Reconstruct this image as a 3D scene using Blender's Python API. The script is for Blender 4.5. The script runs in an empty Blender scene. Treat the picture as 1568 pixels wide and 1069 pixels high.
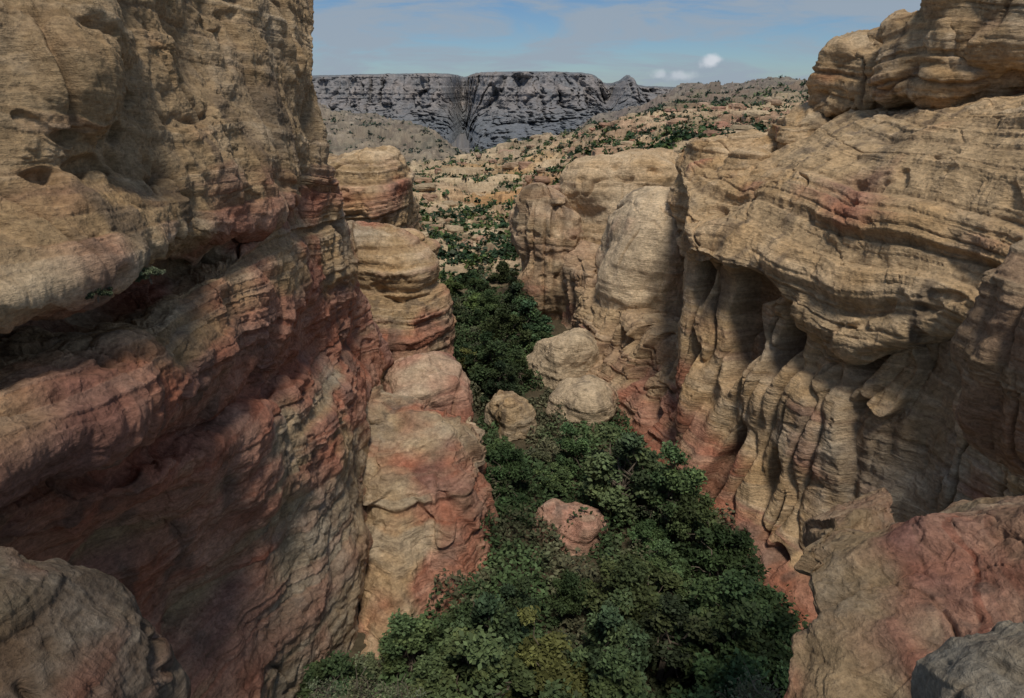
import bpy, math, time
import numpy as np
T0=time.time()
rng=np.random.default_rng(7)
f32=np.float32
# ------------------------------------------------------------------ scene frame
# Viewpoint on a ledge = origin. +Y runs down the gorge, gorge floor is 25 m below.
PITCH=math.radians(21.1); CP,SP=math.cos(PITCH),math.sin(PITCH); FOC=1045.0
def S(u,v,d):
    """image pixel coordinates -> world point at forward distance d (m)"""
    a,b=u-784.0,534.0-v
    k=d/(FOC*CP+b*SP)
    return (a*k,d,(-FOC*SP+b*CP)*k)
def SX(u,v,X):
    """image pixel, projected -> world point on the plane x=X"""
    a,b=u-784.0,534.0-v
    return S(u,v,X*(FOC*CP+b*SP)/a)
# ------------------------------------------------------------------ noise
LAT=rng.random(64**3).astype(f32)
def vn(P):
    i=np.floor(P).astype(np.int32); f=(P-i).astype(f32); f=f*f*f*(f*(f*6-15)+10)
    i&=63; j=(i+1)&63
    x0,y0,z0=i[...,0]<<12,i[...,1]<<6,i[...,2]; x1,y1,z1=j[...,0]<<12,j[...,1]<<6,j[...,2]
    fx,fy,fz=f[...,0],f[...,1],f[...,2]
    def l(a,b,t): return a+(b-a)*t
    c=l(l(l(LAT[x0+y0+z0],LAT[x0+y0+z1],fz),l(LAT[x0+y1+z0],LAT[x0+y1+z1],fz),fy),
        l(l(LAT[x1+y0+z0],LAT[x1+y0+z1],fz),l(LAT[x1+y1+z0],LAT[x1+y1+z1],fz),fy),fx)
    return c*2-1
ROT=np.array([[0.36,0.48,-0.8],[-0.8,0.6,0.0],[0.48,0.64,0.6]],dtype=f32)
def fbm(P,o=4,g=0.5,off=0.0):
    P=np.asarray(P,dtype=f32)@ROT+off+17.3; s=0;a=1.0;t=0
    for k in range(o):
        s=s+a*vn(P); t+=a; a*=g; P=(P@ROT)*2.03+5.7
    return s/t*1.5
def n1(P,off=0.0): return vn(np.asarray(P,dtype=f32)@ROT+off+9.1)
def nz_(P,off=0.0): return vn(np.asarray(P,dtype=f32)+off+3.3)      # unrotated: keeps verticals vertical
R1=rng.random(4096).astype(f32)*2-1
def sst(a,b,x):
    t=np.clip((x-a)/(b-a),0,1); return t*t*(3-2*t)
def lay(h,T,seed):
    q=h/T; q=q+0.38*np.sin(q*1.7+seed)+0.2*np.sin(q*0.63+seed*2)
    i=np.floor(q).astype(np.int32); f=q-i
    a=R1[(i+seed*131)&4095]; b=R1[(i+1+seed*131)&4095]
    v=a+(b-a)*sst(0.82,1.0,f)
    g=np.exp(-((f-0.9)/0.07)**2)*(0.5+0.5*R1[(i*7+seed)&4095])
    return v,g
def mix(a,b,t):
    return a+(b-a)*t[...,None]
C=lambda *c: np.array(c,dtype=f32)
TAN=C(.44,.315,.185); GOLD=C(.45,.29,.145); PALE=C(.54,.43,.295); CREAM=C(.62,.48,.32); BROWN=C(.26,.17,.11)
RED=C(.36,.125,.078); PINK=C(.42,.225,.16); GREY=C(.33,.305,.255); DARK=C(.10,.08,.065); PURP=C(.18,.10,.095)
def rock(P,N,s=1.0,red=0.,grey=0.,flute=0.,strata=1.,dip=(0,0),seed=0,base=TAN,base2=GOLD,rough=1.,tafoni=1.,bil=.2,val=1.0,pale=0.):
    """geology: bedding ledges, joints, flutes, tafoni -> displaced points + rock colour"""
    P=P.astype(f32); Q=P/s
    red=np.asarray(red,dtype=f32)+0*P[...,0]; grey=np.asarray(grey,dtype=f32)+0*P[...,0]; flute=np.clip(np.asarray(flute,dtype=f32)+0*P[...,0],0,1)
    strata=np.asarray(strata,dtype=f32)+0*P[...,0]
    big=fbm(Q/6.5,3,off=seed); med=fbm(Q/2.0,3,off=seed+3)
    fine=fbm(Q/.62,5,.62,off=seed+5)
    h=Q[...,2]+dip[0]*Q[...,0]+dip[1]*Q[...,1]+0.55*n1(Q/6.,seed)+0.14*med
    l1,g1=lay(h,1.9,seed+1); l2,g2=lay(h+.05*fine,.62,seed+2); l3,g3=lay(h+.04*fine,.19,seed+3)
    ws=strata*(0.40+0.60*sst(-.3,.4,n1(Q/4.,seed+8)))*(1-.6*flute)
    d=.62*big*(1-.3*flute)+(.26*med)*(1-.5*flute)+.07*fine*rough
    d=d+ws*(.30*l1-.24*g1+.16*l2-.13*g2+.05*l3-.035*g3)
    bq=Q*np.array([1,1,1.25],dtype=f32); bw=.2*med[...,None]
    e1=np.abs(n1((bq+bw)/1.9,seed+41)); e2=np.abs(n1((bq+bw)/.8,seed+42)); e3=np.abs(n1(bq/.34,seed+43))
    d=d+bil*(.75*np.minimum(e1,.55)+.36*np.minimum(e2,.6)+.10*e3-.35)
    st=np.array([1,1,.22],dtype=f32)
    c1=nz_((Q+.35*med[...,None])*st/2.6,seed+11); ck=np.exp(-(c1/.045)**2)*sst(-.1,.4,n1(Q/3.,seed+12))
    c2=nz_((Q+.2*fine[...,None])*st/1.0,seed+14); ck2=np.exp(-(c2/.06)**2)*sst(0,.4,n1(Q/2.,seed+15))
    d=d-.45*ck-.13*ck2
    bl=np.round(n1(Q*st/1.5,seed+20)*3)/3.
    d=d+.10*bl*(1-flute)
    t=n1(Q*np.array([1,1,1.9],dtype=f32)/.85,seed+23); tm=sst(.05,.45,n1(Q/3.7,seed+24))*tafoni
    pit=sst(.32,.62,t)*tm*(1-.7*flute)
    d=d-.30*pit
    V=P+N*(d*s)[...,None]
    slot=0*d
    if float(flute.max())>0:
        Nh=N.copy(); Nh[...,2]=0; Nh/=np.linalg.norm(Nh,axis=-1,keepdims=True)+1e-6; Nh*=np.clip(1.6*np.linalg.norm(N[...,:2],axis=-1,keepdims=True),0,1)
        fq=(Q+.10*med[...,None])*np.array([1,1,.05],dtype=f32)
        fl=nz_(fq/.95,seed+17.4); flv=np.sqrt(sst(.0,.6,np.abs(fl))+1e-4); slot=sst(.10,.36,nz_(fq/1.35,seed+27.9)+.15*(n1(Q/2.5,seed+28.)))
        V=V+Nh*(flute*(.66*flv-.3-1.75*slot)*s)[...,None]
    # ---- rock colour: bedding tones, staining, varnish streaks, browner recesses
    k=.5+.35*l1+.25*l2
    col=mix(base+0*P,base2,np.clip(k+.3*med,0,1))
    col=mix(col,(CREAM if pale>0 else PALE)+0*P,np.clip(.35*l2+.25*l3+.4*n1(Q/1.6,seed+30)-.05+pale,0,.75))
    gw=np.clip(grey+.55*n1(Q/3.2,seed+31)+.3*fine-.2,0,1)
    col=mix(col,GREY+0*P,gw*.75)
    r=sst(.25,.75,red+.38*n1(Q/2.6,seed+32)+.16*l1+.14*l2+.16*med)
    rc=mix(RED+0*P,PINK,np.clip(.5+.6*n1(Q/1.3,seed+33)+.3*l3,0,1))
    rc=mix(rc,PURP+0*P,np.clip(n1(Q/1.9,seed+34)*1.4-.3+.3*pit,0,.6))
    col=mix(col,rc,r*.88)
    sv=nz_(Q*np.array([1.7,1.7,.16],dtype=f32),seed+35)+.35*fine
    col=mix(col,DARK+0*P,sst(.15,.8,sv)*.6*(.25+.75*sst(-.2,.4,n1(Q/4.5,seed+36))))
    col=mix(col,BROWN*.8+0*P,np.clip(.55*ck+.4*g1+.25*g2+.3*sst(.12,.0,e2)*bil,0,.7))  # browner in joints, bedding grooves and creases
    col=mix(col,BROWN*.8+0*P,slot*flute*.55)  # browner inside the flute slots
    col=col*(1+.24*fine+.08*l3)[...,None]*val
    return V,np.clip(col,.012,.72)
# ------------------------------------------------------------------ mesh helpers
def mesh_grid(name,V,col,mat,wrap=False,extra=None):
    H,W=V.shape[:2]
    idx=np.arange(H*W,dtype=np.int32).reshape(H,W)
    if wrap:
        nx=np.roll(idx,-1,1); F=np.stack([idx[:-1],idx[1:],nx[1:],nx[:-1]],-1).reshape(-1,4)
    else:
        F=np.stack([idx[:-1,:-1],idx[1:,:-1],idx[1:,1:],idx[:-1,1:]],-1).reshape(-1,4)
    return mesh_raw(name,V.reshape(-1,3),F,col.reshape(-1,3),mat)
def mesh_raw(name,V,F,col,mat,smooth=True,link=True,matidx=None):
    me=bpy.data.meshes.new(name); n=len(V); m=len(F); k=F.shape[1]
    me.vertices.add(n); me.vertices.foreach_set('co',np.ascontiguousarray(V,dtype=f32).ravel())
    me.loops.add(m*k); me.loops.foreach_set('vertex_index',np.ascontiguousarray(F,dtype=np.int32).ravel())
    me.polygons.add(m); me.polygons.foreach_set('loop_start',np.arange(0,m*k,k,dtype=np.int32))
    me.polygons.foreach_set('use_smooth',np.full(m,smooth))
    for mm in (mat if isinstance(mat,list) else [mat]): me.materials.append(mm)
    if matidx is not None: me.polygons.foreach_set('material_index',matidx.astype(np.int32))
    me.update(calc_edges=True)
    ca=me.color_attributes.new('col','FLOAT_COLOR','POINT')
    c4=np.ones((n,4),dtype=f32); c4[:,:3]=col; ca.data.foreach_set('color',c4.ravel())
    if not link: return me
    ob=bpy.data.objects.new(name,me); bpy.context.collection.objects.link(ob); return ob
def cat(n,t):
    M=np.zeros((len(t),n)); 
    for r,x in enumerate(t):
        i=min(int(x),n-2); f=x-i
        w=[-.5*f+f*f-.5*f**3, 1-2.5*f*f+1.5*f**3, .5*f+2*f*f-1.5*f**3, -.5*f*f+.5*f**3]
        for q in range(4): M[r,min(max(i-1+q,0),n-1)]+=w[q]
    return M
def spread(G,axis,q):
    d=np.diff(G,axis=axis); L=np.linalg.norm(d,axis=-1)
    Pm=(G.take(range(1,G.shape[axis]),axis)+G.take(range(G.shape[axis]-1),axis))/2
    A=(L/np.linalg.norm(Pm,axis=-1)).mean(axis=1-axis)*683*q
    A=np.maximum(A,4); c=np.concatenate([[0],np.cumsum(A)])
    n=int(min(max(c[-1],20),1200)); return np.interp(np.linspace(0,c[-1],n),c,np.arange(len(c)))
def loft(name,G,mat,attrs=None,q=1.0,flip=False,**kw):
    G=np.array(G,dtype=float); tr=spread(G,0,q); tc=spread(G,1,q)
    Mr=cat(G.shape[0],tr); Mc=cat(G.shape[1],tc)
    ip=lambda A: np.einsum('ri,ijk,cj->rck',Mr,A,Mc,optimize=True)
    V=ip(G); a={}
    for k,A in (attrs or {}).items():
        a[k]=ip(np.array(A,dtype=float)[...,None])[...,0]
    N=np.cross(np.gradient(V,axis=0),np.gradient(V,axis=1)); N/=np.linalg.norm(N,axis=-1,keepdims=True)+1e-9
    if (N*V).sum(-1).mean()>0: N=-N          # face outwards to open air
    kw.update(a)
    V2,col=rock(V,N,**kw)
    return mesh_grid(name,V2,col,mat)
def blob(name,c,r,mat,p=3.0,rot=0.,tilt=0.,q=1.0,lump=.22,**kw):
    c=np.array(c,dtype=float); r=np.array(r,dtype=float)
    D=2*max(r)/np.linalg.norm(c)*683*q
    nu=int(min(max(D*2.4,40),900)); nv=int(min(max(D*1.3,24),560))
    th=np.linspace(0.0,math.pi,nv)[:,None]; ph=np.linspace(0,2*math.pi,nu,endpoint=False)[None]
    d=np.stack([np.sin(th)*np.cos(ph),np.sin(th)*np.sin(ph),np.cos(th)+0*ph],-1)
    R=(np.abs(d)**p).sum(-1)**(-1/p); U=d*R[...,None]*r
    N=np.sign(d)*np.abs(d*R[...,None])**(p-1)/r; N/=np.linalg.norm(N,axis=-1,keepdims=True)
    ca,sa=math.cos(rot),math.sin(rot); ct,s_=math.cos(tilt),math.sin(tilt)
    M=np.array([[ca,-sa,0],[sa,ca,0],[0,0,1]])@np.array([[ct,0,s_],[0,1,0],[-s_,0,ct]])
    U=U@M.T; N=N@M.T; V=U+c
    rm=float(np.mean(r)); V=V+N*(fbm(V/(rm*.9),2,off=kw.get('seed',0)+40)*rm*lump)[...,None]
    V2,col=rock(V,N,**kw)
    return mesh_grid(name,V2,col,mat,wrap=True)
# ------------------------------------------------------------------ materials
def newmat(name):
    m=bpy.data.materials.new(name); m.use_nodes=True; nt=m.node_tree; nt.nodes.clear()
    o=nt.nodes.new('ShaderNodeOutputMaterial'); b=nt.nodes.new('ShaderNodeBsdfPrincipled')
    nt.links.new(b.outputs[0],o.inputs[0]); b.inputs['Roughness'].default_value=.95
    b.inputs['Specular IOR Level'].default_value=.1
    return m,nt,b
def rockmat(name,s=1.0,bump=1.0,bed=1.0,speck=.3):
    m,nt,b=newmat(name); N=nt.nodes.new; L=nt.links.new
    at=N('ShaderNodeAttribute'); at.attribute_name='col'
    tc=N('ShaderNodeTexCoord')
    def noise(scale,det,vec=None,rough=.6):
        n=N('ShaderNodeTexNoise'); n.inputs['Scale'].default_value=scale/s; n.inputs['Detail'].default_value=det; n.inputs['Roughness'].default_value=rough
        L(vec or tc.outputs['Object'],n.inputs['Vector']); return n
    mp=N('ShaderNodeMapping'); mp.inputs['Scale'].default_value=(1,1,6); L(tc.outputs['Object'],mp.inputs['Vector'])
    n1_=noise(3.6,6,None,.75); n2=noise(1.4,4,mp.outputs[0],.65)
    mr=N('ShaderNodeMapRange'); mr.inputs[1].default_value=.3; mr.inputs[2].default_value=.7; mr.inputs[3].default_value=.62; mr.inputs[4].default_value=1.38
    L(n1_.outputs[0],mr.inputs[0])
    mr2=N('ShaderNodeMapRange'); mr2.inputs[1].default_value=.3; mr2.inputs[2].default_value=.7; mr2.inputs[3].default_value=.80; mr2.inputs[4].default_value=1.2
    L(n2.outputs[0],mr2.inputs[0])
    mu=N('ShaderNodeMath'); mu.operation='MULTIPLY'; L(mr.outputs[0],mu.inputs[0]); L(mr2.outputs[0],mu.inputs[1])
    vm=N('ShaderNodeVectorMath'); vm.operation='SCALE'; L(at.outputs['Color'],vm.inputs[0]); L(mu.outputs[0],vm.inputs['Scale'])
    # lichen / desert varnish speckle
    sp=N('ShaderNodeMapRange'); sp.inputs[1].default_value=.57; sp.inputs[2].default_value=.68; sp.inputs[4].default_value=speck
    nl=noise(6.5,4,None,.8); L(nl.outputs[0],sp.inputs[0])
    mx=N('ShaderNodeMix'); mx.data_type='RGBA'; L(sp.outputs[0],mx.inputs[0]); L(vm.outputs[0],mx.inputs[6]); mx.inputs[7].default_value=(.06,.05,.045,1)
    L(mx.outputs[2],b.inputs['Base Color'])
    ad=N('ShaderNodeMath'); ad.operation='MULTIPLY_ADD'; L(n2.outputs[0],ad.inputs[0]); ad.inputs[1].default_value=.8*bed; L(n1_.outputs[0],ad.inputs[2])
    ad2=N('ShaderNodeMath'); ad2.operation='MULTIPLY_ADD'; L(nl.outputs[0],ad2.inputs[0]); ad2.inputs[1].default_value=-.35; L(ad.outputs[0],ad2.inputs[2])
    bp=N('ShaderNodeBump'); bp.inputs['Strength'].default_value=1.0; bp.inputs['Distance'].default_value=.17*s*bump
    L(ad2.outputs[0],bp.inputs['Height']); L(bp.outputs[0],b.inputs['Normal'])
    return m
M_near=rockmat('sandstone_near',.5,1.1,.8,.36); M_mid=rockmat('sandstone',.9,.85,1.2,.25); M_far=rockmat('sandstone_distant',1.6,.75,1.,.2)
M_gr=rockmat('rocky_ground',2.4,.7,.4,.25); M_mesa=rockmat('mesa_rock',28.,.4,.5,.25)
def leafmat():
    m,nt,b=newmat('foliage'); N=nt.nodes.new; L=nt.links.new
    at=N('ShaderNodeAttribute'); at.attribute_name='col'; oi=N('ShaderNodeObjectInfo')
    hs=N('ShaderNodeHueSaturation'); L(at.outputs['Color'],hs.inputs['Color'])
    mr=N('ShaderNodeMapRange'); mr.inputs[3].default_value=.46; mr.inputs[4].default_value=.53; L(oi.outputs['Random'],mr.inputs[0]); L(mr.outputs[0],hs.inputs['Hue'])
    m2=N('ShaderNodeMapRange'); m2.inputs[3].default_value=.5; m2.inputs[4].default_value=1.5; 
    mm=N('ShaderNodeMath'); mm.operation='FRACT'; m3=N('ShaderNodeMath'); m3.operation='MULTIPLY'; m3.inputs[1].default_value=7.31
    L(oi.outputs['Random'],m3.inputs[0]); L(m3.outputs[0],mm.inputs[0]); L(mm.outputs[0],m2.inputs[0]); L(m2.outputs[0],hs.inputs['Value'])
    L(hs.outputs[0],b.inputs['Base Color']); b.inputs['Roughness'].default_value=.6
    return m
M_leaf=leafmat()
def barkmat():
    m,nt,b=newmat('bark'); N=nt.nodes.new; L=nt.links.new
    n=N('ShaderNodeTexNoise'); n.inputs['Scale'].default_value=9; n.inputs['Detail'].default_value=4
    r=N('ShaderNodeValToRGB'); r.color_ramp.elements[0].color=(.06,.045,.034,1); r.color_ramp.elements[1].color=(.22,.18,.14,1)
    L(n.outputs[0],r.inputs[0]); L(r.outputs[0],b.inputs['Base Color']); return m
M_bark=barkmat()

# ------------------------------------------------------------------ LEFT CLIFF
us=[(-260),0,150,290,395,470]
rows=[ # v at each column, X (protrusion) at each column ; last column = outer corner (u,v,X)
 ([-330,-260,-220,-180,-150,-130],[-13,-12.5,-12,-12.6,-12,-12.2],(412,-110,-12.5)),
 ([-60,-20,-10,0,0,0],[-11.5,-11,-10.3,-11.6,-11,-11.0],(420,-20,-11.3)),
 ([140,130,115,105,90,80],[-11,-10.4,-9.6,-10.8,-10.6,-10.5],(438,60,-10.9)),
 ([330,270,240,215,190,170],[-11,-10.4,-9.9,-9.8,-9.9,-10.1],(474,140,-10.5)),
 ([520,400,360,310,270,240],[-10.5,-9.5,-9.1,-9.0,-9.6,-9.9],(488,215,-10.3)),
 ([640,480,432,380,335,290],[-10.4,-9.4,-9.0,-9.2,-9.6,-9.8],(503,262,-10.1)),
 ([665,508,466,404,355,308],[-13,-12.3,-12.3,-11.2,-10.2,-10.1],(515,290,-10.0)),
 ([690,535,490,425,385,345],[-11,-10.6,-10.6,-10.0,-9.8,-9.9],(532,330,-9.9)),
 ([790,640,590,520,460,420],[-9.8,-9.2,-8.9,-8.9,-9.2,-9.7],(546,410,-9.8)),
 ([900,722,675,610,530,490],[-9.5,-8.8,-8.4,-8.5,-9.3,-9.9],(562,480,-9.6)),
 ([930,752,712,655,580,540],[-11.0,-10.6,-10.2,-10.1,-10.2,-10.2],(580,540,-9.3)),
 ([1000,800,770,712,640,590],[-11.0,-10.3,-9.9,-9.2,-9.2,-9.4],(602,600,-8.8)),
 ([1100,880,850,800,730,670],[-12.0,-11.7,-11.7,-10.7,-9.0,-8.7],(618,670,-8.0)),
 ([1250,1000,970,900,830,780],[-13,-12.8,-12.6,-11.5,-9.6,-8.3],(628,760,-7.4)),
 ([1400,1120,1080,1000,920,880],[-13,-12.6,-12.1,-11.0,-9.4,-8.0],(630,860,-7.0)),
 ([1700,1350,1280,1150,1050,1000],[-12.5,-12,-11.5,-10.4,-9.2,-7.8],(630,960,-6.8)),
 ([2000,1700,1500,1300,1180,1120],[-12,-11.5,-11,-10,-8.8,-7.6],(630,1080,-6.6)),
]
redr=[0,0,.0,.05,.1,.2,.34,.25,.32,.8,.95,.66,.72,.72,.65,.55,.4]
G=[];RD=[];GR=[];FL=[];ST=[]
cmod=[0,0,0,.05,.12,.0,-.05,0,0]
for k,(vs,xs,cn) in enumerate(rows):
    row=[SX(uu if k<10 or j<4 else uu+ (k-9)*[0,0,0,0,5,12][j],vv,xx) for j,(uu,vv,xx) in enumerate(zip(us,vs,xs))]
    c=SX(*cn); row.append(c); row.append((c[0]-3.2,c[1]+3,c[2])); row.append((c[0]-14,c[1]+6,c[2]))
    G.append(row); rr=[redr[k]+m for m in cmod]
    if k>=12: rr=[rr[0],rr[1],rr[2],rr[3],rr[4]-.3,rr[5]-.35,rr[6]-.15,.3,.3]
    RD.append(rr); GR.append([.1,.1,.05,.0,.0,0.,.1,.1,.1] if k<5 else ([.15]*4+[.2]*5 if k<11 else [-.1,-.1,-.1,.1,.4,.45,.35,.2,.2]))
    FL.append([0,0,0,.1,.2,.2,.1,0,0] if k<5 else [0]*9)
    ST.append([.35]*9 if k<5 else ([.85]*9 if k<10 else [.5]*9))
loft('left_canyon_cliff',G,M_near,{'red':RD,'grey':GR,'flute':FL,'strata':ST},q=1.25,s=1.0,seed=1,dip=(0,.10),base=TAN*.88,base2=GOLD*.92,bil=.34,rough=1.2,tafoni=1.)

# red buttress at the foot of the left wall
G=[[S(540,560,41),S(600,600,40),S(660,628,39.5),S(705,645,39),S(716,660,39.5)],
   [S(545,620,37),S(612,652,36),S(660,660,35.7),S(700,675,35.7),S(728,692,37)],
   [S(548,730,33),S(605,735,32),S(655,735,32.6),S(705,745,32.8),S(742,765,35)],
   [S(550,850,30),S(605,850,29),S(655,850,29.8),S(715,860,30),S(762,870,33)],
   [S(550,950,27),S(605,950,26.2),S(660,950,27),S(720,950,28),S(760,950,31)],
   [S(530,1070,24),S(590,1070,23.6),S(640,1070,24.5),S(690,1060,26),S(732,1040,29)],
   [S(500,1300,19),S(590,1300,19),S(640,1300,20),S(680,1260,22),S(700,1240,25)]]
for r in G:
    c=r[-1]; r+= [(c[0]-1.2,c[1]+5,c[2]),(c[0]-7,c[1]+9,c[2])]
RD=[[.35,.4,.45,.5,.5,.5,.5]]*2+[[.25,.35,.5,.75,.75,.6,.6]]*5
loft('red_sandstone_buttress',G,M_mid,{'red':RD},q=1.3,s=.85,seed=22,flute=.3,strata=.8,grey=.2,base=PALE*.78,bil=.25)

# middle left blocks
blob('pink_rock_block',S(648,650,44),(3.0,3.6,4.2),M_mid,p=5,q=1.2,seed=31,s=.8,red=.4,rot=.3,base=PINK,base2=PALE,strata=1.2,lump=.1)
blob('layered_rock_outcrop',S(588,490,60),(4.6,5,8.6),M_mid,p=4.5,q=1.2,seed=33,s=1.1,red=.1,grey=.2,strata=1.3,rot=.15)
blob('layered_rock_outcrop',S(628,560,56),(3.3,4.2,6.6),M_mid,p=3.8,q=1.2,seed=36,s=1.1,red=.45,grey=.1,strata=1.3,rot=-.2)
blob('layered_rock_outcrop',S(645,490,66),(2.2,4.2,5.9),M_mid,p=3.4,q=1.2,seed=37,s=1.1,red=.35,strata=1.)
blob('sandstone_dome',S(545,362,80),(6.3,6,9.6),M_far,p=3.8,q=1.3,seed=41,s=1.3,red=.1,grey=.0,strata=1.0,lump=.12,pale=.1)
blob('sandstone_dome',S(606,365,84),(2.6,4,7.2),M_far,p=3,q=1.3,seed=42,s=1.2,red=.25,strata=.8,lump=.12)
blob('sandstone_dome',S(636,445,88),(3,4,5),M_far,p=3,q=1.3,seed=43,s=1.2,red=.2,strata=.9)

# ------------------------------------------------------------------ RIGHT CLIFF
U=[1045,1110,1200,1300,1400,1500,1600,1760]
RW=[([232,228,215,172,150,130,110,60],[66,64,62,60,56,52,48,42]),
    ([290,268,235,190,165,148,132,110],[52.5,51,49,46,42,38.5,35,30]),
    ([335,325,300,275,262,255,250,240],[48.5,46,42.5,39,35.5,32.2,29,24]),
    ([372,372,385,400,392,388,385,385],[46,42.3,38,34,31.2,28.5,25.3,20.8]),
    ([390,400,458,526,505,492,490,490],[45,41,36.2,31.7,29.6,27,23.5,19.3]),
    ([412,428,488,552,530,515,520,520],[46.6,43,38.2,33.7,31.1,28,24.5,20]),
    ([540,560,600,640,645,640,640,640],[43.6,40.2,35.6,31.4,29.2,26.2,23,19]),
    ([680,690,710,725,740,740,740,740],[40.3,37.4,33.6,30.2,28,25,22,18]),
    ([790,800,830,850,860,860,860,860],[37,34.5,31.5,29,27,24,21,17]),
    ([930,940,960,990,1000,1000,1000,1000],[31,29,27,25,23,21,18.5,15])]
G=[]
for vs,ds in RW:
    row=[S(u,v,d) for u,v,d in zip(U,vs,ds)]; c=row[0]
    G.append([(c[0]+10,c[1]+16,c[2]),(c[0]+2.6,c[1]+6,c[2])]+row)
RD=[[.05]*10,[.0,.0,.0,.1,.15,.25,.25,.15,.1,.1],[.0,.0,.0,.1,.2,.42,.4,.2,.1,.1],[.0]*10,[.0]*10,[.1]*10,[.2,.2,.2,.1,.1,.05,.1,.1,.1,.1],[.5,.5,.5,.4,.15,.0,.0,.1,.1,.1],[.65,.65,.7,.65,.5,.3,.2,.1,.1,.1],[.6]*10]
FLT=[[0]*10,[0]*10,[0]*10,[0]*10,[0,.1,.25,.25,.15,0,0,0,0,0],[.6,1,1,1,1,.7,.4,.2,.2,.2],[.6,1,1,1,1,.7,.4,.3,.3,.3],[.5,.9,1,1,1,.5,.3,.3,.3,.3],[.3,.6,.7,.8,.6,.4,.3,.3,.3,.3],[.2]*10]
GRY=[[.1]*10,[.0]*10,[-.1]*10,[-.1]*10,[.0]*10,[.2]*10,[.1,.1,.15,.3,.5,.8,.8,.7,.5,.5],[.1,.1,.1,.2,.5,.85,.8,.7,.5,.5],[.1,.1,.1,.1,.2,.5,.5,.3,.3,.3],[.1]*10]
STR=[[1.1]*10]*5+[[.6]*10]*5
loft('right_canyon_cliff',G,M_mid,{'red':RD,'grey':GRY,'flute':FLT,'strata':STR},q=1.3,s=1.1,seed=51,dip=(-.05,-.04),base=TAN*1.15,base2=GOLD*1.1,bil=.10,pale=.12)
# red-footed wall carrying the cliff on down the gorge
U2=[885,925,965,1010,1060]
RW2=[([415,425,440,460,480],[74,70,66,62,58]),
     ([450,462,485,505,515],[66,61,56.5,52,48]),
     ([520,540,570,590,600],[61,56,51.5,47.5,44]),
     ([585,610,640,665,685],[56,52,47.5,43.8,40.5]),
     ([640,670,712,742,775],[52,48.3,44,40.6,38]),
     ([720,760,810,850,890],[46,42.5,38.5,35.5,33])]
G=[]
for vs,ds in RW2:
    row=[S(u,v,d) for u,v,d in zip(U2,vs,ds)]; c=row[0]
    G.append([(c[0]+7,c[1]+16,c[2]),(c[0]+1.2,c[1]+6,c[2])]+row)
RD=[[.0]*7,[.1]*7,[.2,.2,.3,.4,.4,.45,.4],[.3,.3,.45,.65,.7,.7,.6],[.4,.4,.55,.7,.75,.75,.7],[.5]*7]
loft('right_canyon_wall',G,M_mid,{'red':RD},q=1.4,s=1.0,seed=56,strata=1.,flute=.6,base=TAN*1.05,base2=BROWN*1.6,bil=.2)
# caprock blocks on the skyline
blob('caprock_block',S(1515,88,46),(5.9,4,3.2),M_mid,p=4.2,seed=61,s=1.0,strata=1.3,grey=.3,rot=.1)
blob('caprock_block',S(1570,35,43),(4.4,4,2.7),M_mid,p=3.4,seed=62,s=1.0,strata=1.2,grey=.3)
blob('caprock_block',S(1335,122,53),(3.2,3.2,2.6),M_mid,p=4,seed=63,s=1.0,strata=.9,grey=.3,rot=.4)
blob('caprock_block',S(1378,82,53),(2.1,2.2,1.5),M_mid,p=3.4,seed=64,s=.8,strata=.8,grey=.3)
blob('caprock_block',S(1440,130,50),(3.7,3.2,3.2),M_mid,p=3.4,seed=65,s=1.0,strata=1.2,grey=.3)
blob('caprock_block',S(1240,207,56),(3.0,3,1.7),M_mid,p=3.4,seed=66,s=1.0,strata=.9,grey=.1)
# domes in front / beyond
blob('sandstone_dome',S(1118,395,58),(4.3,6,10.2),M_mid,p=3.4,q=1.2,seed=71,s=1.3,strata=1.2,rot=.2,pale=.15)
blob('sandstone_dome',S(958,390,80),(7.0,7,11.5),M_mid,p=3.2,q=1.2,seed=72,s=1.4,strata=1.0,base=CREAM*.9,red=0.,pale=.2,grey=-.2)
blob('sandstone_dome',S(1020,330,92),(5,6,7.5),M_mid,p=3.0,q=1.2,seed=77,s=1.4,strata=.9,pale=.1)
blob('brown_rock_buttress',S(838,435,76),(3.7,5,10.6),M_mid,p=3.0,q=1.3,seed=73,s=1.3,strata=.8,flute=.45,base=BROWN*1.8,base2=TAN,red=.05)
blob('pale_rock_slope',S(990,430,65),(5.6,7,9.0),M_mid,p=2.8,tilt=.22,lump=.08,seed=74,s=1.2,strata=.45,base=CREAM,base2=CREAM*.95,tafoni=.1,rough=.5,bil=.0,grey=-.8,pale=.3)
blob('brown_rock_buttress',S(905,510,70),(3.6,5,8.6),M_mid,p=3.2,q=1.3,seed=78,s=1.2,strata=.9,base=TAN,base2=BROWN*1.6,red=.1,flute=.4)
# rocks in the gorge floor
rk_def=[('pale_rock_slab',(850,612,58),(2.6,3,6.0),dict(p=4.5,tilt=.15,rot=.5,lump=.2,seed=81,s=.8,strata=.7,base=CREAM*.9,base2=CREAM*.8,tafoni=.3,grey=-.3),8),
        ('pale_rock_slab',(908,690,49),(2.1,2.6,5.4),dict(p=4.5,tilt=-.24,rot=-.4,lump=.2,seed=82,s=.7,strata=.7,base=CREAM*1.0,base2=CREAM*.85,tafoni=.2,rough=.6,grey=-.3),7.5),
        ('boulder',(783,668,48),(1.5,2,3.6),dict(p=4.5,rot=.5,lump=.2,seed=83,s=.7,grey=.4,strata=1.2),4.5),
        ('boulder',(862,870,34),(1.8,2,4.1),dict(p=4,tilt=.3,rot=.7,lump=.2,seed=86,s=.6,red=.35,grey=.1,strata=.7,base=PINK*1.1,base2=PALE),5.5)]
for nm,c,r,k,ex in rk_def: blob(nm,S(*c),r,M_mid,q=1.3,**k)
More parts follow.
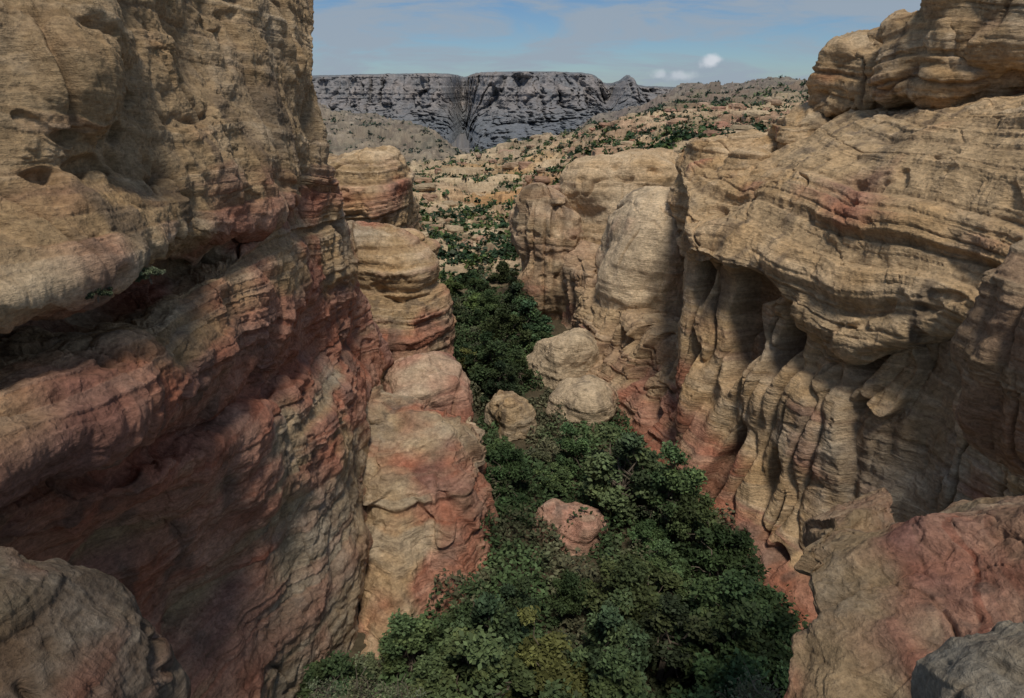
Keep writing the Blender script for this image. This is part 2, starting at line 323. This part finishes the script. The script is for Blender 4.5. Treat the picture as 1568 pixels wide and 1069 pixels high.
# foreground rocks
blob('foreground_boulder',S(-75,1130,7.6),(2.75,2.2,3.3),M_near,p=2.5,tilt=.25,q=.9,lump=.1,seed=91,s=.6,strata=.4,grey=.4,red=.3,base=BROWN*1.1,base2=TAN*.7,val=.55)
E=[([845,832,812,795,770,750,705],[14.5,15,15.4,15.4,15,14.6,13.8]),
   ([862,852,838,826,800,780,740],[11.8,11.9,11.9,11.8,11.6,11.2,10.8]),
   ([905,900,885,880,870,850,820],[10.9,10.8,10.7,10.6,10.4,10,9.6]),
   ([975,970,965,960,955,945,920],[9.9,9.6,9.4,9.2,9.0,8.8,8.4]),
   ([1060,1060,1060,1060,1060,1050,1040],[8.8,8.4,8.2,8.0,7.8,7.4,7]),
   ([1250,1250,1250,1250,1250,1250,1250],[7,6.6,6.4,6.2,6,5.7,5.3])]
UE=[1240,1275,1340,1420,1500,1585,1720]; EO=[8,0,0,2,-32,-60]
G=[]
for k,(vs,ds) in enumerate(E):
    row=[S(u+(EO[k] if j<2 else 0),v,d) for j,(u,v,d) in enumerate(zip(UE,vs,ds))]; c=row[0]
    G.append([(c[0]+4,c[1]+4,c[2]-1),(c[0]+.8,c[1]+1.4,c[2]-.2)]+row)
RD=[[.1]*9,[.1,.1,.1,.2,.4,.8,.5,.1,.1],[.25,.25,.25,.4,.55,.8,.5,.25,.2],[.45]*9,[.45]*9,[.4]*9]
loft('foreground_red_rock',G,M_near,{'red':RD},q=1.0,s=.55,seed=97,strata=.45,base=TAN*.9,base2=PINK*.9,tafoni=1.0,val=.85,grey=.1,bil=.3)
blob('striped_foreground_rock',S(1640,1150,4.6),(1.35,1.1,.95),M_near,p=2.3,q=.8,lump=.08,seed=94,s=.3,strata=.5,grey=.7,dip=(.8,.5),base=GREY,base2=PALE,val=.7)
blob('overhanging_side_rock',S(1650,560,15),(1.15,2,3.6),M_near,p=2.6,seed=95,s=.8,strata=.6,flute=.5,base=BROWN*1.5,base2=TAN*.8,red=.0,rot=.2)
print('rocks',time.time()-T0)

# ------------------------------------------------------------------ GROUND SHEET
ag=np.array([-1.4,-.5,-.3,-.2,-.12,-.05,0,.06,.12,.25,.5,1.4])
yg=np.array([4,60,78,95,110,150,220,350,450,600,900,1300,2000,9000.])
ZT=np.array([[-26]*12,[-25]*12,
 [-22,-22,-22,-23,-25,-25,-25,-24,-22,-18,-18,-18],
 [-14,-14,-15,-19,-24,-24.5,-23.5,-20,-18,-12,-8,-5],
 [-12,-12,-13,-18,-22,-23.5,-22.5,-19,-16,-11,-8,-5],
 [-14,-15,-18,-21,-24,-25.0,-24,-20,-15,-11,-8,-5],
 [-22,-24,-28,-29,-28.5,-28,-26,-22,-16,-12,-8,-5],
 [-34,-36,-40,-40,-38,-36,-34,-29,-22,-14,-8,0],
 [-50,-52,-56,-56,-54,-50,-46,-38,-28,-16,-5,5],
 [-80,-85,-90,-90,-85,-75,-65,-52,-40,-22,-4,10],
 [-25,-28,-36,-39,-50,-90,-105,-85,-54,-17,0,15],
 [-90,-90,-100,-110,-125,-140,-130,-100,-62,-12,8,22],
 [-170,-170,-170,-170,-170,-170,-170,-170,-170,-60,-10,0],
 [-170]*12],dtype=float)
def ip2(a,ly):
    Ma=np.clip(np.searchsorted(ag,a)-1,0,len(ag)-2); fa=(a-ag[Ma])/(ag[Ma+1]-ag[Ma]); fa=fa*fa*(3-2*fa)*.5+fa*.5
    lg=np.log(yg); My=np.clip(np.searchsorted(lg,ly)-1,0,len(lg)-2); fy=(ly-lg[My])/(lg[My+1]-lg[My]); fy=fy*fy*(3-2*fy)*.6+fy*.4
    return (ZT[My,Ma]*(1-fa)+ZT[My,Ma+1]*fa)*(1-fy)+(ZT[My+1,Ma]*(1-fa)+ZT[My+1,Ma+1]*fa)*fy
def worley(x,y,seed):
    ix,iy=np.floor(x).astype(int),np.floor(y).astype(int); best=np.full(x.shape,9.,dtype=f32); idb=np.zeros(x.shape,dtype=f32)
    for dx in(-1,0,1):
        for dy in(-1,0,1):
            cx,cy=ix+dx,iy+dy; h=((cx*73856093)^(cy*19349663)^(seed*83492791))&0xfffff
            px=cx+R1[h%4096]*.5+.5; py=cy+R1[(h//7)%4096]*.5+.5
            d=np.hypot(x-px,y-py); m=d<best; best=np.where(m,d,best); idb=np.where(m,R1[(h//13)%4096],idb)
    return best,idb
acol=np.concatenate([np.linspace(-1.4,-.36,50),np.linspace(-.358,.52,900),np.linspace(.53,1.4,50)])
yrow=np.concatenate([np.exp(np.linspace(math.log(4),math.log(76),70)),np.exp(np.linspace(math.log(77),math.log(2000),800)),np.linspace(2100,9000,20)])
A,Y=np.meshgrid(acol,yrow); X=A*Y; Z=ip2(A,np.log(Y))
wx=X+6*fbm(np.stack([X/20,Y/20,0*X],-1),3); wy=Y+6*fbm(np.stack([X/20,Y/20,0*X+9],-1),3)
amp=sst(78,115,Y)
b1,id1=worley(wx/17,wy/13,3); b2_,id2=worley(wx/6.5,wy/5,5); b3,id3=worley(wx/60,wy/45,8)
P2=np.stack([X,Y,0*X],-1)
nz=fbm(P2/45,5,.55); nf=fbm(P2/5,5,.65); nm_=fbm(P2/14,4,.6,3.); nfar=fbm(P2/26,4,.6,8.); nwide=fbm(P2/110,4,.5,5.)
dome1=np.clip(1-(b1/.8)**2,0,1)**.45*np.maximum(0,1.0+2.4*id1); dome2=np.clip(1-(b2_/.8)**2,0,1)**.45*np.maximum(0,.5+1.4*id2)
dome3=np.clip(1-(b3/.9)**2,0,1)**.5*np.maximum(0,3+5*id3)*sst(350,700,Y)
sc=np.clip(Y/170,.7,3.0)
dz=nz*2.4*sc+dome1*.95+dome2*sst(700,300,Y)*.9+dome3+.6*nf*np.clip(sc,1,1.5)+1.0*nm_*np.minimum(sc,1.6)+(3.5*nfar+12*nwide)*sst(500,900,Y)
Zr=Z+dz*amp; TT=1.9*np.where(Y>350,2.,1.)
h_=Zr+.5*nf; q=h_/TT; fq=q-np.floor(q); Zs=Zr+((np.floor(q)+sst(.62,.95,fq))-q)*TT
Zr=Zr+(Zs-Zr)*.6*amp
step=sst(.62,.78,fq)*sst(1.,.9,fq)
bedr,_=lay(Zr+.4*nf,1.1,9)
soil=C(.23,.17,.105); tanr=C(.51,.395,.255); orlit=C(.56,.33,.14); redd=C(.30,.16,.11); darkg=C(.135,.118,.09)
rk=sst(.15,.75,.35*dome1+.45*dome2+.6*nf+.3*nm_)
col=mix(soil+0*P2,tanr,rk)
orlitmask=np.exp(-((A+.02)/.07)**2)*sst(115,150,Y)*sst(360,230,Y)  # orange sunlit strip of the slope, painted into the ground colour
col=mix(col,orlit+0*P2,np.clip(orlitmask*(.35+1.1*n1(P2/16)),0,.8))
col=mix(col,redd+0*P2,np.clip(sst(.03,.14,A)*sst(110,150,Y)*(.35+.8*n1(P2/18,4.))*.9+.3*n1(P2/15,7.),0,.7))
farm=sst(260,420,Y+60*nm_)
col=mix(col,darkg+.3*(col-.1),farm*.88)
col=mix(col,C(.36,.30,.23)+0*P2,farm*np.clip(1.1*nf+.8*nfar-.5+.4*step,0,.7))
col=col*(1+.2*bedr+.25*nf)[...,None]
col=mix(col,BROWN*.7+0*P2,step*.25)
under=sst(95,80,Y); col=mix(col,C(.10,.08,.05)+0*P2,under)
veg=np.clip(1.2*n1(P2/30,5.)+.8*nf-.15,0,.8)*sst(90,150,Y)
col=mix(col,C(.08,.085,.05)+0*P2,veg*.5)
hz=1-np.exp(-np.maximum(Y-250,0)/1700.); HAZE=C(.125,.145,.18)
col=mix(col,HAZE+0*P2,hz*.9)  # aerial haze painted into the ground colour, growing with distance
GV=np.stack([X,Y,Zr],-1)
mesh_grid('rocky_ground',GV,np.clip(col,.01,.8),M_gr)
# ------------------------------------------------------------------ MESA
mu=[300,470,560,640,690,712,735,800,860,905,925,944,962,978,1020,1100,1300]
mv=[119,117,115,113,114,119,112,110,111,115,128,126,117,131,134,137,139]
md=[3000,2900,2850,2800,2850,3200,2600,2450,2450,2500,2600,2450,2400,2450,2500,2600,2800]
mb=[172,170,168,168,166,166,168,170,166,160,158,156,155,155,155,156,160]
G=[[S(u,v-1,d+900) for u,v,d in zip(mu,mv,md)],[S(u,v,d+120) for u,v,d in zip(mu,mv,md)],[S(u,v+3,d) for u,v,d in zip(mu,mv,md)],
   [S(u,(v+b)/2,d-60) for u,v,b,d in zip(mu,mv,mb,md)],[S(u,b,d-160) for u,b,d in zip(mu,mb,md)],[S(u,b+32,d-480) for u,b,d in zip(mu,mb,md)],[S(u,b+90,d-900) for u,b,d in zip(mu,mb,md)]]
def mesa(name,G,q):
    G=np.array(G,dtype=float); tr=spread(G,0,q*1.3); tc=spread(G,1,q)
    V=np.einsum('ri,ijk,cj->rck',cat(G.shape[0],tr),G,cat(G.shape[1],tc),optimize=True).astype(f32)
    t=(tr[:,None]+0*V[...,0]); st=np.array([1,.3,.12],dtype=f32)
    f=fbm(V/40,5,.65); Vw=V+14*f[...,None]
    r1=np.abs(nz_(Vw*st/120,3.)); r2=np.abs(nz_(Vw*st/45,6.)); r3=np.abs(nz_(Vw*st/19,8.))
    w=sst(1.2,2.2,t)
    l,_=lay(V[...,2]+5*f,24,3)
    dy=-(sst(0,.5,r1)*60+sst(0,.4,r2)*38+sst(0,.4,r3)*20+f*20+l*8)*w
    V2=V.copy(); V2[...,1]+=dy; V2[...,2]+=(f*5+l*2)*sst(.2,1,t)
    cliff=sst(1.6,2,t)*sst(4.8,3.6,t)
    c=mix(C(.16,.145,.11)+0*V,C(.42,.31,.21),np.clip(cliff*(.6+.5*f),0,1))
    c=mix(c,C(.09,.09,.07)+0*V,np.clip(fbm(V/22,4,.7,2.)*1.7*(1-.65*cliff),0,.8))
    c=mix(c,C(.11,.10,.09)+0*V,.5*sst(.12,.0,r2)*w)
    c=c*(1+.16*l)[...,None]; c=mix(c,C(.165,.195,.245)+0*V,np.full(V.shape[:2],.58))  # last mix: even bluish haze painted over the mesa's rock colour
    mesh_grid(name,V2,np.clip(c,.02,.6),M_mesa)
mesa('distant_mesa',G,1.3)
print('ground',time.time()-T0)

# ------------------------------------------------------------------ VEGETATION
def leaves(cent,size,rg,elong=1.6,up=.5):
    n=len(cent); a=rg.normal(size=(n,3)); a[:,2]*=.6; a/=np.linalg.norm(a,axis=1,keepdims=True)
    nn=rg.normal(size=(n,3)); nn[:,2]=np.abs(nn[:,2])+up; b=np.cross(nn,a); b/=np.linalg.norm(b,axis=1,keepdims=True)+1e-9
    s=(size*(.6+.8*rg.random(n)))[:,None]
    a=a*s*elong*.5; b=b*s*.5
    V=np.stack([cent-a,cent-b+a*.1,cent+a,cent+b+a*.1],1).reshape(-1,3)
    F=np.arange(4*n,dtype=np.int32).reshape(-1,4); return V,F
def tube(pts,rad,k=5):
    pts=np.array(pts,dtype=float); n=len(pts); ang=np.linspace(0,2*math.pi,k,endpoint=False)
    t=np.gradient(pts,axis=0); t/=np.linalg.norm(t,axis=1,keepdims=True)+1e-9
    u=np.cross(t,[.3,.9,.1]); u/=np.linalg.norm(u,axis=1,keepdims=True)+1e-9; w=np.cross(t,u)
    V=pts[:,None]+(np.cos(ang)[None,:,None]*u[:,None]+np.sin(ang)[None,:,None]*w[:,None])*np.array(rad)[:,None,None]
    i=np.arange(n*k).reshape(n,k); j=np.roll(i,-1,1)
    F=np.stack([i[:-1],j[:-1],j[1:],i[1:]],-1).reshape(-1,4); return V.reshape(-1,3),F
def limb(p0,p1,r0,r1,rg,n=6,wob=.12):
    t=np.linspace(0,1,n)[:,None]; p0=np.array(p0);p1=np.array(p1); L=np.linalg.norm(p1-p0)
    pts=p0+(p1-p0)*t+rg.normal(size=(n,3))*wob*L*np.sin(t*math.pi)*.6; pts[:,2]+=np.sin(t[:,0]*math.pi)*.08*L
    return tube(pts,np.linspace(r0,r1,n)),pts
GREENS=[C(.050,.082,.036),C(.066,.100,.042),C(.042,.068,.036),C(.125,.155,.052),C(.090,.104,.066)]
def tree_mesh(name,h,w,seed,g,nc=26,nl=290,ls=.14,bare=.0,twig=0):
    rg=np.random.default_rng(seed); Vs=[];Fs=[];Cs=[];Mi=[];off=0
    def add(V,F,c,mi):
        nonlocal off
        Vs.append(V);Fs.append(F+off);Cs.append(c);Mi.append(np.full(len(F),mi)); off+=len(V)
    cl=[]
    for k in range(nc):
        az=rg.random()*2*math.pi; el=rg.random()**.8; rr=w*(.3+.85*rg.random())*math.sqrt(max(0,1-(el*.95)**2))
        cl.append([math.cos(az)*rr,math.sin(az)*rr*.9,h*(.22+.72*el)+rg.normal()*.13*h])
    cl=np.array(cl)
    forks=[]
    ntr=rg.integers(2,4)
    for t in range(ntr):
        top=np.array([rg.normal()*.25*w,rg.normal()*.25*w,h*.5*(.8+.4*rg.random())]); (V,F),pts=limb([rg.normal()*.12,rg.normal()*.12,-.4],top,.13*h/4,.06*h/4,rg,7)
        add(V,F,np.full((len(V),3),.1),1); forks.append(pts)
    for c in cl[: nc]:
        f=forks[rg.integers(len(forks))]; s=f[rg.integers(3,len(f))]; (V,F),pp=limb(s,c,.045*h/4,.012,rg,6); add(V,F,np.full((len(V),3),.1),1)
        for _ in range(twig):
            s2=pp[rg.integers(2,6)]; (V,F),_p=limb(s2,s2+rg.normal(size=3)*.28*w+[0,0,.12*h],.012,.004,rg,4); add(V,F,np.full((len(V),3),.1),1)
    for c in cl:
        if rg.random()<bare: 
            continue
        n=int(nl*(.4+1.2*rg.random())); d=rg.normal(size=(n,3)); d/=np.linalg.norm(d,axis=1,keepdims=True)
        R=w*(.15+.17*rg.random()); rad=rg.random(n)**.5*(1+.25*np.sin(d[:,0]*6+c[0]*9)*np.cos(d[:,1]*5)); p=c+d*rad[:,None]*R*np.array([1.15,1.15,.75])
        p+=rg.normal(size=(n,3))*.08
        V,F=leaves(p,ls,rg)
        tone=(.5+.75*rg.random()); base=mix(GREENS[g],GREENS[3],np.array(rg.random()*.35)) if g!=3 else GREENS[3]*(.8+.5*rg.random())
        cc=np.repeat(base[None]*tone*(.6+.8*rg.random((n,1))),4,0)
        add(V,F,cc,0)
    return mesh_raw(name,np.concatenate(Vs),np.concatenate(Fs),np.concatenate(Cs),[M_leaf,M_bark],smooth=False,link=False,matidx=np.concatenate(Mi))
TM=[tree_mesh('oak_crown',4.4,2.1,1,0),tree_mesh('oak_crown_b',3.8,2.2,2,1),tree_mesh('oak_crown_c',5.0,2.0,3,2,30),
    tree_mesh('pistachio_crown',3.4,1.9,4,3),tree_mesh('shrub_crown',2.2,1.7,5,4,24,240,.12),tree_mesh('oak_crown_d',4.4,2.5,6,0,32)]
TS=tree_mesh('sparse_shrub',1.7,1.1,9,4,26,45,.06,.3,3)
def place(me,name,loc,s=1.,rot=None):
    o=bpy.data.objects.new(name,me); o.location=loc; o.scale=(s*rng.uniform(.9,1.1),s*rng.uniform(.9,1.1),s*rng.uniform(.85,1.1)); o.rotation_euler=(0,0,rng.random()*6.28 if rot is None else rot)
    bpy.context.collection.objects.link(o); return o
# gorge floor outline: y -> (xmin,xmax)
gy=[14,20,26,32,38,45,52,60,68,76,84,95]; gl=[-6,-3.8,-1.2,.2,-.8,-1.6,-2.6,-4.2,-5.8,-7.2,-8.3,-10]; gr=[9.5,10.5,11.2,11.0,9.6,7.2,4.8,2.6,1.0,0.2,-.5,-1.5]
rocksxy=[(S(*c),r[0],ex) for nm,c,r,k,ex in rk_def]
pts=[]; tries=0
while tries<14000 and len(pts)<112:
    tries+=1; y=14+73*rng.random()**1.1; x0,x1=np.interp(y,gy,gl),np.interp(y,gy,gr); x=rng.uniform(x0,x1); md_=2.1+.004*y
    if all((x-a)**2+(y-b)**2>md_**2 for a,b in pts): pts.append((x,y))
for x,y in pts:
    sc_=rng.choice([.5,.7,.9,1.05,1.15])*rng.uniform(.9,1.1)*(1 if y<70 else .75); hid=False
    for (c,r_,ex) in rocksxy:                       # nothing rooted on or crowding the rock outcrops
        dx=abs(x-c[0]*y/c[1])
        if math.hypot(x-c[0],y-c[1])<r_+.9: hid=True
        if dx<r_+.6 and 0<c[1]-y<ex: hid=True
        elif dx<r_+1.0 and 0<c[1]-y<ex+4: sc_*=.62
    if hid: continue
    k=rng.choice(6,p=[.26,.2,.22,.08,.10,.14]); place(TM[k],'shrub' if k==4 else 'tree',(x,y,-25.5),sc_)
for (x,y,s) in [(-6.8,23.5,.8),(-5.6,22.2,.7),(-4.6,23.6,.9),(-3.4,22.4,.8),(-2.3,23.8,.9),(-7.4,21.2,.9),(-5.2,20.4,.8),(-3.0,20.6,1.0),(-6.2,19.2,.9),(-1.2,26.5,.8),(-4.0,25.0,.7),(-2.9,26.0,.7),(10.6,18.4,.8),(11.2,21.2,.9),(12.0,24.5,.8),(9.8,16.6,.8),(12.4,27.5,.7)]:
    place(TM[4] if s<.85 else TM[0],'shrub',(x,y,-25.6),s*.85)
# undergrowth on the floor
n=120000; y=14+80*rng.random(n)**1.2; x=np.interp(y,gy,gl)-3.5+rng.random(n)*(np.interp(y,gy,gr)-np.interp(y,gy,gl)+6.5); pz=np.stack([x,y,0*x],-1)
zc=-25.2+np.maximum(0,.7+2.0*n1(pz/1.4))*rng.random(n)
V,F=leaves(np.stack([x,y,zc],-1),.17,rng); tone=(.5+.7*rng.random((n,1)))*(.6+.5*sst(-.5,.5,n1(pz/2.2,3.)))[:,None]
mesh_raw('undergrowth',V,F,np.repeat(mix(GREENS[1]+0*pz,C(.14,.125,.08),.75*sst(.0,.55,n1(pz/2.8,8.)))*tone,4,0),M_leaf,smooth=False)
# shrubs on ledges and near the viewer
for (u,v,d,s) in [(150,452,13.6,.16),(232,425,15.4,.17),(575,790,33,.4),(890,590,57,.75),(872,600,58,.6),(655,590,50,.55),(640,575,50,.5)]:
    place(TM[4],'ledge_shrub',S(u,v+6,d),s)
for (u,v,d,s) in [(560,1100,17,.9),(620,1105,16,.8),(500,1110,14,.7),(1150,1120,15,1.0),(1010,800,35,1.4),(1040,820,33,1.3),(960,770,37,1.2)]:
    place(TS,'sparse_shrub',S(u,v,d),s)
def scatter(n,ymin,ymax,amin=-.3,amax=.5,pw=1.0,seed=3):
    rg=np.random.default_rng(seed); yy=np.exp(rg.uniform(math.log(ymin),math.log(ymax),n)); aa=rg.uniform(amin,amax,n)
    i=np.clip(np.searchsorted(yrow,yy),0,len(yrow)-1); j=np.clip(np.searchsorted(acol,aa),0,len(acol)-1); return GV[i,j],yy,rg
B,yy,rg=scatter(23000,86,1500,seed=5)
dens=n1(B/np.array([18,18,30]),2.)+.6*rg.normal(size=len(B)); keep=dens>-.1; B=B[keep];yy=yy[keep]
R=(.45+1.15*rg.random(len(B))**2)*np.clip(yy/230,.85,2.3); K=26
d=rg.normal(size=(len(B),K,3)); d/=np.linalg.norm(d,axis=-1,keepdims=True); d*=rg.random((len(B),K,1))**.4; lob=1+.35*np.sin(d[...,:1]*5+np.arange(len(B))[:,None,None])
d[...,2]=np.abs(d[...,2])*.95
cen=(B[:,None]+d*lob*R[:,None,None]).reshape(-1,3)
V,F=leaves(cen,(np.repeat(R,K)*.48),rg,1.3)
hzz=(1-np.exp(-np.maximum(yy-180,0)/1700.)); cb=mix(np.array(GREENS)[rg.integers(0,5,len(B))]*(.45+.4*rg.random((len(B),1))),np.broadcast_to(C(.06,.075,.09),(len(B),3)),hzz)  # greens fade to a painted haze colour with distance
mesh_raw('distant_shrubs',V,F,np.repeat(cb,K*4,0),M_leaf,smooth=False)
# loose boulders
B,yy,rg=scatter(2800,86,480,-.3,.45,seed=8)
keep=n1(B/np.array([16,16,30]),6.)>-.1; B=B[keep]; yy=yy[keep]
ico_th=np.linspace(0,math.pi,9); ico_ph=np.linspace(0,2*math.pi,12,endpoint=False); t_,p_=np.meshgrid(ico_th,ico_ph,indexing='ij')
D=np.stack([np.sin(t_)*np.cos(p_),np.sin(t_)*np.sin(p_),np.cos(t_)],-1).reshape(-1,3); nvb=len(D)
i=np.arange(9*12).reshape(9,12); j=np.roll(i,-1,1); Fb=np.stack([i[:-1],i[1:],j[1:],j[:-1]],-1).reshape(-1,4)
nb=len(B); R=(.35+1.7*rg.random(nb)**4)*np.clip(yy/180,.8,1.6); rad=R[:,None]*rg.uniform(.7,1.5,(nb,3))*np.array([1.1,1,.6])
Db=D[None]*((np.abs(D)**4.5).sum(-1)**(-1/4.5))[None,:,None]
an=rg.random(nb)*6.28; ca,sa=np.cos(an)[:,None],np.sin(an)[:,None]
L3=Db*rad[:,None]; L3=L3*(1+.30*n1((D[None]*1.5+np.arange(nb)[:,None,None]*3.7)))[...,None]
Vb=np.stack([L3[...,0]*ca-L3[...,1]*sa,L3[...,0]*sa+L3[...,1]*ca,L3[...,2]],-1)+B[:,None]
cb=mix(np.broadcast_to(tanr,(nb,3)),np.broadcast_to(redd*1.3,(nb,3)),np.clip(rg.random(nb)*1.2-.5+.4*sst(.02,.12,B[:,0]/B[:,1]),0,1))*(.65+.45*rg.random((nb,1)))
cb=mix(cb,np.broadcast_to(HAZE,(nb,3)),1-np.exp(-np.maximum(yy-180,0)/1000.))  # haze blended into the colour of the farther boulders
Fall=(Fb[None]+np.arange(nb)[:,None,None]*nvb).reshape(-1,4)
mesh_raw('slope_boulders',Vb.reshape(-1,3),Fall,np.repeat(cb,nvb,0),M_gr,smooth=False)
print('veg',time.time()-T0)

# ------------------------------------------------------------------ LIGHT / SKY / CAMERA
sd=np.array([.07,-.44,.89]); sd/=np.linalg.norm(sd)
el=math.asin(sd[2]); az=math.atan2(sd[0],sd[1])
sl=bpy.data.lights.new('sun','SUN'); sl.energy=2.8; sl.angle=math.radians(13.0); sl.color=(1,.92,.80)
so=bpy.data.objects.new('sun',sl); bpy.context.collection.objects.link(so)
from mathutils import Vector
so.rotation_euler=Vector(sd.tolist()).to_track_quat('Z','Y').to_euler()
w=bpy.data.worlds.new('World'); bpy.context.scene.world=w; w.use_nodes=True; nt=w.node_tree; nt.nodes.clear(); N=nt.nodes.new; L=nt.links.new
o=N('ShaderNodeOutputWorld'); bg=N('ShaderNodeBackground'); L(bg.outputs[0],o.inputs[0]); bg.inputs[1].default_value=.1
sk=N('ShaderNodeTexSky'); sk.sky_type='NISHITA'; sk.sun_disc=False; sk.sun_elevation=el; sk.sun_rotation=az; sk.altitude=900; sk.air_density=1.0; sk.dust_density=.3; sk.ozone_density=3.0
tc=N('ShaderNodeTexCoord')
tint=N('ShaderNodeVectorMath'); tint.operation='MULTIPLY'; L(sk.outputs[0],tint.inputs[0]); tint.inputs[1].default_value=(.46,.58,.72)
mp=N('ShaderNodeMapping'); mp.inputs['Scale'].default_value=(1.5,1.5,7.5); mp.inputs['Rotation'].default_value=(.05,.14,0); mp.inputs['Location'].default_value=(1.3,.4,.2); L(tc.outputs['Generated'],mp.inputs['Vector'])
n=N('ShaderNodeTexNoise'); n.inputs['Scale'].default_value=3.2; n.inputs['Detail'].default_value=9; n.inputs['Roughness'].default_value=.62; n.inputs['Distortion'].default_value=.5; L(mp.outputs[0],n.inputs['Vector'])
r=N('ShaderNodeMapRange'); r.interpolation_type='SMOOTHSTEP'; r.inputs[1].default_value=.38; r.inputs[2].default_value=.58; r.inputs[4].default_value=.9; L(n.outputs[0],r.inputs[0])
mx=N('ShaderNodeMix'); mx.data_type='RGBA'; L(r.outputs[0],mx.inputs[0]); L(tint.outputs[0],mx.inputs[6]); mx.inputs[7].default_value=(3.1,3.7,4.4,1)
last=mx.outputs[2]
n2=N('ShaderNodeTexNoise'); n2.inputs['Scale'].default_value=60; n2.inputs['Detail'].default_value=5; L(tc.outputs['Generated'],n2.inputs['Vector'])
for (u,v,su,sv,am) in [(1088,94,.018,.0100,.85),(1102,91,.010,.006,.5),(1042,116,.032,.008,.5),(1012,112,.018,.008,.45)]:
    c=np.array(S(u,v,1.)); c/=np.linalg.norm(c)
    a=N('ShaderNodeVectorMath'); a.operation='SUBTRACT'; L(tc.outputs['Generated'],a.inputs[0]); a.inputs[1].default_value=tuple(c)
    b=N('ShaderNodeVectorMath'); b.operation='DIVIDE'; L(a.outputs[0],b.inputs[0]); b.inputs[1].default_value=(su,su*2,sv)
    ln=N('ShaderNodeVectorMath'); ln.operation='LENGTH'; L(b.outputs[0],ln.inputs[0])
    ad=N('ShaderNodeMath'); ad.operation='MULTIPLY_ADD'; L(n2.outputs[0],ad.inputs[0]); ad.inputs[1].default_value=1.8; L(ln.outputs['Value'],ad.inputs[2])
    q_=N('ShaderNodeMapRange'); q_.interpolation_type='SMOOTHSTEP'; q_.inputs[1].default_value=1.9; q_.inputs[2].default_value=1.0; q_.inputs[3].default_value=0; q_.inputs[4].default_value=am; L(ad.outputs[0],q_.inputs[0])
    m3=N('ShaderNodeMix'); m3.data_type='RGBA'; L(q_.outputs[0],m3.inputs[0]); L(last,m3.inputs[6]); m3.inputs[7].default_value=(6.5,6.8,7.3,1); last=m3.outputs[2]
L(last,bg.inputs[0])
cd=bpy.data.cameras.new('camera'); cd.sensor_width=36; cd.lens=24.0; cd.clip_end=20000; cd.clip_start=.1
co=bpy.data.objects.new('camera',cd); co.location=(0,0,0); co.rotation_euler=(math.radians(90)-PITCH,0,0); bpy.context.collection.objects.link(co)
sc=bpy.context.scene; sc.camera=co
sc.view_settings.view_transform='Standard'; sc.view_settings.look='None'; sc.view_settings.exposure=0
print('done',time.time()-T0)
